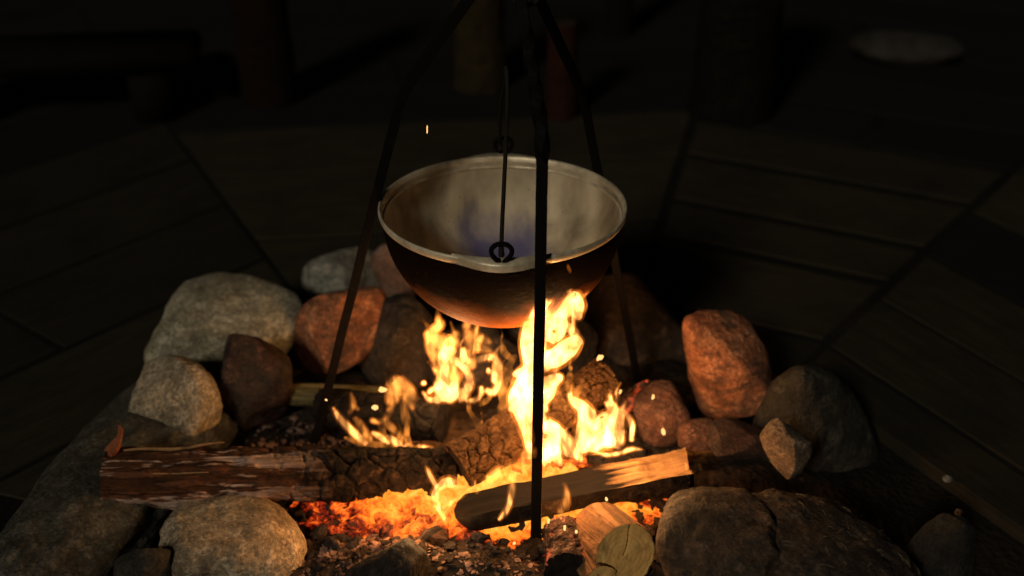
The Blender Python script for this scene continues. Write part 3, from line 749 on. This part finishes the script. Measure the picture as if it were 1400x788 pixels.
def ember_mound():
    n = 150; xs = np.linspace(-.34, .34, n); ys = np.linspace(-.135, .135, n)
    X, Y = np.meshgrid(xs, ys, indexing='ij'); x = X.ravel(); y = Y.ravel()
    q = (x / .31) ** 2 + (y / .12) ** 2
    P = np.stack([x, y, x * 0], 1)
    f1, f2, idv = cells(np.stack([x / .028 + .4 * fbm(P * 30, 2, 8), y / .022 + .4 * fbm(P * 30, 2, 9)], 1), 31)
    z = height(x + EC[0], y + EC[1]) - EC[2] + .018 * (1 - q) + .011 * smooth(0, .25, f2 - f1) * idv - .006 + .012 * fbm(P * 40, 3, 6)
    V = np.stack([x, y, z], 1); F = [f for f in grid_faces(n, n) if q[list(f)].max() < 1.15]
    me = mesh_from('ember_bed', V, F); at = me.attributes.new('heat', 'FLOAT', 'POINT')
    at.data.foreach_set('value', (.26 * smooth(.22, .02, f2 - f1) - .20 * smooth(.12, .4, f2 - f1) * (.4 + idv)).astype(np.float32))
    o = obj('ember_bed', me, EMB, loc=EC)
    tag(o, 'bed of glowing orange embers under the logs', 'embers', kind='stuff')
ember_mound()
chunk_cloud('ember_chunks', 430, EC[0], EC[1], .29, .12, .005, .019, EMB, 'loose glowing coals scattered over the ember bed', 'embers', zoff=.024, seed=3, origin=EC)
ASHM = NM('ash_flakes'); _v = ASHM.co(); _b = ASHM.noise(_v, 60, 5, .65); _o = ASHM.noise(_v, 18, 4, .6)
ASH = ASHM.pbr(ASHM.mix(ASHM.ramp(_o, [(.45, 0.), (.6, 1.)]), (.014, .010, .008), (.23, .145, .115)), .95, 0, ASHM.bump(_b, .7, .004), .1)
COALM = mat_char('cold_charcoal', base=(.02, .017, .016), ash=(.12, .085, .07), ash_amt=.72)
chunk_cloud('charcoal_lumps', 70, EC[0], EC[1] - .045, .29, .11, .006, .017, COALM, 'dead black charcoal lumps lying on the edge of the ember bed', 'charcoal', zoff=.006, seed=15, power=.3)
chunk_cloud('charcoal_bits', 1300, -.02, -.2, .48, .28, .002, .009, COALM, 'black charcoal bits strewn round the ember bed', 'charcoal', seed=5, power=.5)
chunk_cloud('ash_flakes', 1100, -.09, -.30, .26, .085, .0012, .0055, ASH, 'pale pinkish ash flakes in front of the embers', 'ash', seed=6, flat=.22, power=.6)
chunk_cloud('ash_flakes', 420, -.20, -.27, .09, .06, .002, .009, ASH, 'pinkish ash flakes between the round tan stone and the embers', 'ash', seed=9, flat=.25, power=.6)
chunk_cloud('ash_flakes', 500, -.32, .02, .16, .13, .002, .008, ASH, 'grey ash flakes at the foot of the left tripod leg', 'ash', seed=8, flat=.4, power=.6)

# ------------------------------------------------------------------ flames: closed tongues of glowing gas, emission per metre of depth
def mat_flame(name, k, col=(1, .40, .085)):
    m = NM(name); v = m.co((1, 1, .38)); a = m.noise(v, 40, 2, .55, 1.3)
    st = m.math('MULTIPLY', m.ramp(a, [(.36, .03), (.47, .11), (.57, .42), (.70, 1.)]), k)
    e = m.n('ShaderNodeEmission'); e.inputs[0].default_value = (*col, 1); m.set(e.inputs[1], st)
    m.t.links.new(e.outputs[0], m.out.inputs['Volume']); return m.m
FL_HOT = mat_flame('flame_gas', 520, (1, .39, .095)); FL_MID = mat_flame('thin_flame_gas', 150, (1, .37, .07)); FL_DIM = mat_flame('dim_flame_gas', 70, (1, .30, .04))
FL_VEIL = mat_flame('flame_edge_gas', 75, (1, .24, .025))
FLAMES = 'flames rising from the logs'
def flame(strokes, label, mat, y0, sd, lamp=None, voxel=.0019, wob=.012, wisps=0):
    rg = np.random.default_rng(sd); mb = MB(); mv = MB(); allp = []
    extra = []
    if wisps:                                   # thin licks peeling off the main tongues
        pool = [q for st in strokes for q in st if q[2] >= 3]
        for _ in range(wisps):
            u, v, h = pool[rg.integers(len(pool))]; L = rg.uniform(18, 52); sw = rg.uniform(-1, 1) * .4 * L; w0 = rg.uniform(1.8, 4.4)
            u += rg.uniform(-.8, .8) * h; v += rg.uniform(-.5, .9) * h
            extra.append([(u, v, w0 * .7), (u + sw * .25, v - L * .3, w0), (u + sw * .2, v - L * .62, w0 * .7), (u + sw, v - L, .4)])
    for st in list(strokes) + extra:
        off = rg.uniform(-wob, wob)
        C = catmull(np.array([(u, v, h) for u, v, h in st], float), 7)
        n = len(C); ph = rg.uniform(0, 6); P = []; rad = []
        for i, (u, v, h) in enumerate(C):
            y = y0 + off + wob * math.sin(ph + 2.2 * i / 7)
            p = at_y(u, v, y); P.append(p); rad.append((max(h, .4) * 1.06 + .25) * px(p))
        P = np.array(P); rad = np.array(rad); allp.append(P); mb.add(*tube(P, rad, 10))
        mv.add(*tube(P, rad * 1.28 + .0016, 10))
    base = np.vstack(allp); bl = base[base[:, 2].argmin()]; org = np.array([base[:, 0].mean(), y0, bl[2]])
    def grow(name, mb_, mt, parent=None):
        me = mesh_from(name, np.array(mb_.V) - org, mb_.F)
        bm = bmesh.new(); bm.from_mesh(me); bmesh.ops.recalc_face_normals(bm, faces=bm.faces); bm.to_mesh(me); bm.free()
        o = obj(name, me, mt, loc=None if parent else org)
        rm = o.modifiers.new('remesh', 'REMESH'); rm.mode = 'VOXEL'; rm.voxel_size = voxel
        sm = o.modifiers.new('smooth', 'SMOOTH'); sm.factor = .5; sm.iterations = 3
        dg = bpy.context.evaluated_depsgraph_get(); ev = bpy.data.meshes.new_from_object(o.evaluated_get(dg))
        o.modifiers.clear(); o.data = ev
        if not ev.materials: ev.materials.append(mt)
        ev.polygons.foreach_set('use_smooth', [True] * len(ev.polygons))
        if parent: o.parent = parent
        return o
    o = grow('flame', mb, mat)
    if mat is not FL_DIM: grow('flame_edge', mv, FL_VEIL, o)
    tag(o, label, 'flame', FLAMES)
    for (u, v, y, pw, c, rad) in (lamp or []):
        ld = bpy.data.lights.new('flame_light', 'POINT'); ld.energy = pw * .85; ld.color = c; ld.shadow_soft_size = rad
        lo = bpy.data.objects.new('flame_light', ld); COL.objects.link(lo); lo.location = at_y(u, v, y)
    return o
WARM = (1.0, .56, .22); ORG = (1.0, .34, .08)
flame([[(723, 628, 4), (724, 603, 7), (720, 580, 11), (714, 552, 15), (716, 535, 15), (722, 517, 14), (725, 500, 10), (722, 480, 9), (721, 466, 9), (727, 440, 10), (736, 421, 10), (748, 408, 8), (755, 400, 5), (759, 390, 1.5)],
       [(735, 500, 9), (738, 470, 9), (740, 440, 9), (746, 418, 6)],
       [(755, 449, 6), (758, 439, 8), (770, 428, 9), (780, 415, 11), (783, 405, 11), (775, 397, 7), (770, 393, 2)],
       [(783, 405, 11), (788, 419, 11), (790, 430, 7), (791, 436, 3)],
       [(742, 456, 9), (750, 458, 8), (758, 464, 6), (768, 452, 7), (770, 440, 6), (768, 430, 5)],
       [(740, 500, 12), (750, 492, 12), (760, 489, 13), (777, 476, 13), (788, 467, 8), (797, 470, 2)],
       [(770, 438, 4), (783, 455, 5), (794, 468, 4)],
       [(735, 528, 11), (747, 526, 11), (760, 519, 8), (767, 515, 3)], [(740, 545, 12), (751, 538, 8), (757, 525, 6)],
       [(703, 513, 4), (713, 508, 5), (722, 510, 6)], [(713, 526, 7), (704, 540, 8), (699, 562, 4)],
       [(738, 560, 9), (738, 580, 9), (736, 600, 7), (733, 620, 5)]],
      'tall yellow white flame licking up past the right side of the cauldron', FL_HOT, -.15, 71,
      [(760, 440, -.13, 1.6, WARM, .035), (722, 540, -.16, 1.8, WARM, .04)], wisps=16)
flame([[(778, 538, 2), (784, 548, 6), (798, 559, 9), (803, 578, 14), (800, 598, 13), (797, 612, 9)],
       [(824, 570, 9), (828, 578, 13), (826, 589, 17), (814, 600, 16), (806, 610, 9)], [(828, 600, 13), (838, 606, 6), (846, 612, 3)],
       [(826, 549, 1.5), (837, 560, 5), (846, 575, 6), (848, 591, 6), (848, 607, 4)],
       [(846, 557, 1.5), (858, 568, 3.5), (864, 584, 3.5), (864, 604, 3)],
       [(744, 590, 7), (750, 583, 8), (757, 585, 8), (766, 597, 9), (775, 614, 9), (789, 622, 6), (796, 631, 2)],
       [(753, 592, 9), (757, 607, 10), (759, 623, 8), (768, 636, 3)], [(757, 620, 3), (750, 630, 3), (742, 638, 2)],
       [(746, 605, 9), (743, 620, 8), (740, 634, 4)], [(775, 600, 7), (790, 610, 8), (806, 612, 6)],
       [(808, 616, 1.5), (828, 622, 2.5), (846, 620, 2.5), (864, 614, 2.5), (880, 615, 1)]],
      'broad white hot flame on top of the split log, right of the front tripod leg', FL_HOT, -.15, 72,
      [(818, 585, -.17, 2.2, WARM, .045), (762, 600, -.2, .8, WARM, .03)], wisps=18)
flame([[(621, 479, 4), (612, 482, 9), (606, 490, 7), (608, 507, 6), (606, 526, 7), (602, 541, 8), (598, 548, 4)],
       [(609, 488, 5), (627, 496, 5), (638, 507, 5), (642, 522, 5.5), (637, 538, 5), (630, 548, 3)],
       [(624, 522, 4), (620, 530, 7), (616, 541, 8), (614, 552, 3)], [(633, 532, 3), (625, 541, 4), (614, 547, 4)], [(607, 520, 4), (613, 535, 6), (606, 545, 6)],
       [(578, 536, 1.5), (586, 546, 3), (598, 548, 4)], [(598, 530, 2), (591, 533, 3), (585, 538, 2)], [(578, 524, 2.5), (582, 524, 2.5)],
       [(635, 494, 3), (651, 493, 4.5), (668, 488, 4.5), (680, 495, 4.5), (684, 509, 4), (680, 528, 4.5), (673, 537, 4), (664, 533, 3)],
       [(666, 504, 2), (670, 509, 3), (677, 508, 4)], [(658, 529, 2), (657, 541, 3), (647, 548, 3), (634, 547, 1.5)]],
      'curling white flame with hook shaped filaments below the cauldron', FL_HOT, -.02, 73,
      [(615, 500, -.04, 2.0, WARM, .04)], wisps=9)
flame([[(586, 470, 2), (585, 460, 4), (589, 456, 6), (601, 446, 5), (607, 438, 1.5)], [(586, 462, 5), (588, 477, 5), (594, 487, 5), (597, 505, 4), (600, 516, 2)],
       [(592, 462, 6), (601, 467, 9), (615, 471, 9), (622, 460, 5), (626, 455, 2)], [(604, 470, 7), (608, 485, 7)],
       [(634, 444, 1.5), (640, 457, 6), (645, 471, 7), (641, 487, 6), (646, 502, 4)], [(651, 449, 1.2), (652, 461, 5), (662, 465, 5), (671, 469, 1.5)],
       [(648, 474, 6), (660, 476, 5), (674, 482, 1.5)], [(615, 500, 6), (622, 512, 8), (618, 525, 6)]],
      'ragged orange flame veil above the curling white flame', FL_MID, .0, 74, wob=.015, wisps=9)
flame([[(690, 470, 2), (688, 480, 5), (698, 490, 4)], [(706, 486, 3), (697, 498, 5), (690, 515, 6), (686, 532, 7), (688, 548, 6), (682, 560, 3)], [(762, 540, 3), (765, 552, 9), (768, 568, 10), (768, 584, 6)],
       [(676, 520, 3), (668, 545, 4), (655, 552, 5)], [(684, 566, 5), (692, 548, 7), (698, 528, 3)], [(792, 548, 3), (778, 528, 7), (780, 508, 3)], [(640, 560, 3), (655, 585, 5), (650, 610, 3)], [(775, 560, 4), (786, 540, 6), (800, 520, 2)]],
      'faint orange flame licking the cracked log behind the tall flame', FL_DIM, -.05, 75, wob=.015, wisps=14)
flame([[(545, 517, 2), (539, 520, 5), (534, 530, 5), (533, 545, 5), (534, 556, 4), (531, 568, 3), (524, 576, 3), (511, 576, 2.5), (507, 573, 1.5)],
       [(540, 520, 6), (546, 528, 8), (541, 542, 6), (537, 555, 3)], [(545, 519, 5), (554, 527, 6), (563, 538, 6), (571, 549, 2.5)],
       [(527, 577, 4), (541, 590, 3.5), (550, 601, 4), (557, 606, 2)], [(550, 537, 4), (560, 550, 4), (565, 560, 1.5)]],
      'looped yellow flame on the black charred log at the left', FL_MID, -.06, 76, [(545, 525, -.08, .45, WARM, .025)], wob=.008)
flame([[(550, 537, 4), (552, 555, 6), (555, 575, 6), (557, 592, 3)]], 'pale orange flame ribbon hanging from the looped flame', FL_DIM, -.07, 77, wob=.006)
flame([[(455, 557, 1.2), (462, 569, 3.5), (471, 579, 4.5), (481, 589, 5), (492, 599, 5), (502, 608, 3)]], 'leftmost slanting yellow flame tongue behind the bark log', FL_HOT, -.07, 78, wob=.006)
flame([[(485, 571, 2), (490, 578, 4), (496, 586, 4), (506, 600, 3), (516, 607, 1.5)]], 'second slanting flame tongue from the left behind the bark log', FL_MID, -.07, 79, wob=.005)
flame([[(508, 591, 2), (520, 598, 4), (533, 607, 2)], [(528, 595, 2), (541, 604, 5), (550, 611, 3), (561, 606, 1.5)], [(569, 609, 2), (580, 612, 3), (597, 614, 1)]], 'low row of yellow flame tips along the top of the bark log', FL_HOT, -.09, 80, wob=.005)
flame([[(479, 536, 1), (482, 548, 3), (483, 555, 3), (491, 561, 1.2)], [(483, 554, 2.5), (478, 566, 1.8)]], 'tiny forked flame floating above the slanting tongues', FL_MID, -.05, 81, wob=.003, voxel=.0015)
flame([[(611, 718, 1), (604, 701, 4), (595, 683, 5), (599, 669, 6), (611, 660, 7), (622, 662, 6), (632, 668, 4), (642, 664, 2)], [(598, 668, 3), (588, 650, 3), (582, 636, 1)],
       [(645, 653, 1), (648, 662, 2), (633, 677, 2), (617, 687, 2.5), (610, 701, 1.5)]],
      'bent white flame curling round the burnt left end of the split log', FL_HOT, -.27, 82, [(602, 690, -.31, .8, WARM, .03)], wob=.006)
flame([[(650, 675, 1.2), (664, 659, 4), (682, 648, 8), (702, 640, 9), (722, 634, 8), (730, 628, 4)], [(710, 628, 4), (722, 618, 5)], [(684, 661, 1.5), (700, 655, 3), (714, 647, 4), (730, 640, 4), (745, 630, 3), (754, 621, 1.5)]],
      'flat orange flame veil spreading over the split log left of the front leg', FL_MID, -.238, 83, wob=.004, wisps=6)
flame([[(702, 654, 3), (701, 665, 4), (699, 678, 4), (694, 695, 3.5), (687, 706, 3), (681, 712, 1.5)]], 'narrow white flame dripping down the front of the split log', FL_HOT, -.30, 84, wob=.003)
flame([[(769, 659, 1), (774, 670, 3), (775, 680, 4), (772, 692, 5), (765, 702, 3)]], 'single small upright flame in front of the split log, right of the front leg', FL_MID, -.31, 85, wob=.003)
flame([[(470, 598, 2), (495, 606, 5), (520, 609, 5), (548, 612, 5), (575, 613, 4), (600, 612, 2)], [(488, 600, 3), (480, 588, 4), (470, 578, 1)], [(530, 606, 4), (522, 590, 5), (515, 580, 1)], [(560, 608, 4), (556, 596, 4), (548, 584, 1)]],
      'low red orange glow of burning gas along the top of the bark log', FL_DIM, -.085, 86, wob=.006, wisps=5)
# glow of the ember bed lighting what stands around it
for (u, v, y, pw) in ((560, 690, -.24, .8), (760, 690, -.24, .9), (585, 585, .02, .9), (874, 668, -.19, 1.0)):
    ld = bpy.data.lights.new('ember_light', 'POINT'); ld.energy = pw * 2.0; ld.color = ORG; ld.shadow_soft_size = .05
    lo = bpy.data.objects.new('ember_light', ld); COL.objects.link(lo); p = at_y(u, v, y); lo.location = (p[0], p[1], max(p[2], .06))

# ------------------------------------------------------------------ sparks
def mat_glow(name, c, s):
    m = NM(name); e = m.n('ShaderNodeEmission'); e.inputs[0].default_value = (*c, 1); e.inputs[1].default_value = s
    m.t.links.new(e.outputs[0], m.out.inputs['Surface']); return m.m
SPARK = mat_glow('spark_glow', (1, .52, .17), 1.7)
def spark(u, v, y, hw, hh, label, rot=0.0):
    V, F = ico(3); p = at_y(u, v, y); s = px(p)
    V = V * .78 * (1 + .65 * fbm(V * 1.6 + u, 3, int(u))[:, None]) * np.array([hw * s, hw * s, hh * s])
    th = R(rot); M = np.array([[math.cos(th), 0, math.sin(th)], [0, 1, 0], [-math.sin(th), 0, math.cos(th)]])
    tag(obj('spark', mesh_from('spark', V @ M.T, F), SPARK, loc=p), label, 'spark', 'sparks flying off the fire')
for a in [(584, 177, -.05, 1.1, 7, 'lone thin spark hanging in the dark above the left of the cauldron', 2),
          (820, 489, -.06, 4, 7, 'bright ember flake above the end of the cracked log', 45), (907, 591, -.06, 3, 7, 'bright ember flake in front of the russet stone', -10),
          (888, 668, -.17, 5, 6, 'left one of two glowing flakes under the pale end of the split log', 0), (906, 668, -.17, 4.5, 10, 'right one of two glowing flakes under the pale end of the split log', 12),
          (513, 557, -.05, 5.5, 4, 'round orange ember glowing left of the looped flame', 0), (523, 533, -.04, 7, 3, 'flat orange ember floating beside the top of the looped flame', 0),
          (446, 547, -.1, 1.8, 1.8, 'small white spark beside the left tripod leg', 0), (750, 713, -.32, 2.2, 5, 'small spark right of the foot of the front tripod leg', -5),
          (772, 722, -.34, 2, 6, 'small upright spark behind the burnt log stub', 0), (788, 727, -.34, 2.4, 3.5, 'small spark behind the smaller sawn log', 10),
          (829, 682, -.25, 3.5, 2, 'flat bright spark below the middle of the split log', 60), (848, 536, -.03, 2.2, 4, 'spark on the left rim of the glowing charred chunk', 10),
          (893, 543, -.03, 2.2, 5, 'spark on the right rim of the glowing charred chunk', 10), (703, 743, -.36, 2.5, 2.5, 'spark in the embers left of the foot of the front leg', 0)]:
    spark(*a)

for (u, v, hw, hh, sd, lb) in ((1295, 655, 7, 5, 301, 'tiny pale pebble on the boards at the far right, the upper of two'), (1311, 702, 6, 6, 302, 'tiny pale pebble on the boards at the far right, the lower of two')):
    place_stone('pebble', (u, v, hw, hh), lb, 'pebble', M_GREY, seed=sd, sub=4, facets=9, group='pebbles on the boards')
# ------------------------------------------------------------------ things lost in the dark behind
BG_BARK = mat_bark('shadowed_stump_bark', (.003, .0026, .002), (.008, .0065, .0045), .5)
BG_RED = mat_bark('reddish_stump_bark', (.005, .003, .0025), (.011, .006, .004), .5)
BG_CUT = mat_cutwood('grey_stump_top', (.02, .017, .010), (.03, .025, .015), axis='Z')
def stump(u, v, wpx, h, label, mat, sd):
    p = at_z(u, v, 0.0); r = wpx * px(p) / 2
    t = thing('tree_stump', p + np.array([0, r, 0]), label, 'tree stump', 'stumps standing at the back of the deck')
    nl, na = 40, 60; V, F = log_mesh(h, r, nl, na, bark_disp(sd, r * .06), (1.12, .96))
    V = V[:, [1, 2, 0]]; MB().add(V, F).build('bark', mat, t)
    ring = V[-na:]; c = ring.mean(0)
    P = np.vstack([c + (ring - c) * f * .985 - np.array([0, 0, .003]) for f in (1, .7, .4, .1)]); MB().add(P, grid_faces(4, na, True)).build('cut_top', BG_CUT, t)
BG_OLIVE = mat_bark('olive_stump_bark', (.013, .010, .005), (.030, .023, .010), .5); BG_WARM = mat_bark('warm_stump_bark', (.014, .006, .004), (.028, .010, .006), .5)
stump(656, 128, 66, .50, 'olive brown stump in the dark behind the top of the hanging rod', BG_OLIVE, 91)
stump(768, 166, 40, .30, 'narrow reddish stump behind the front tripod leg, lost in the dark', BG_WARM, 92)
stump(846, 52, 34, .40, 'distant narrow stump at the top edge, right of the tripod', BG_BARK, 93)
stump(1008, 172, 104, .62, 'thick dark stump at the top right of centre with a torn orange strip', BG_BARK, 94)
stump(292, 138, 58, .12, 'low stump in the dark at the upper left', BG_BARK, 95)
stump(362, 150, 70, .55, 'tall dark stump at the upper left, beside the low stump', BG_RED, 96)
place_stone('stone', (1234, 68, 74, 26), 'long pale stone lying in the dark at the upper right', 'stone', mat_stone('far_pale_stone', (.042, .041, .039), (.024, .02, .012), (.05, .049, .046), 13.3, soot=.4), seed=97, facets=10, sharp=6, sub=5, group='stones lying beyond the deck', depth=.6)
def bench():
    p = at_z(70, 182, 0.0)
    t = thing('log_bench', p, 'low wooden beam lying in the dark at the far upper left', 'bench')
    bm = bmesh.new(); bmesh.ops.create_cube(bm, size=1, matrix=Matrix.Translation((0, .14, .20)) @ Matrix.Diagonal((.9, .24, .07, 1)))
    bmesh.ops.bevel(bm, geom=bm.edges[:], offset=.012, segments=2, affect='EDGES'); obj('seat', bm, BG_BARK, t)
    for sx in (-.3, .3):
        bm = bmesh.new(); bmesh.ops.create_cube(bm, size=1, matrix=Matrix.Translation((sx, .14, .08)) @ Matrix.Diagonal((.12, .2, .165, 1)))
        bmesh.ops.bevel(bm, geom=bm.edges[:], offset=.01, segments=2, affect='EDGES'); obj('support', bm, BG_BARK, t)
    t.rotation_euler.z = R(8)
bench()
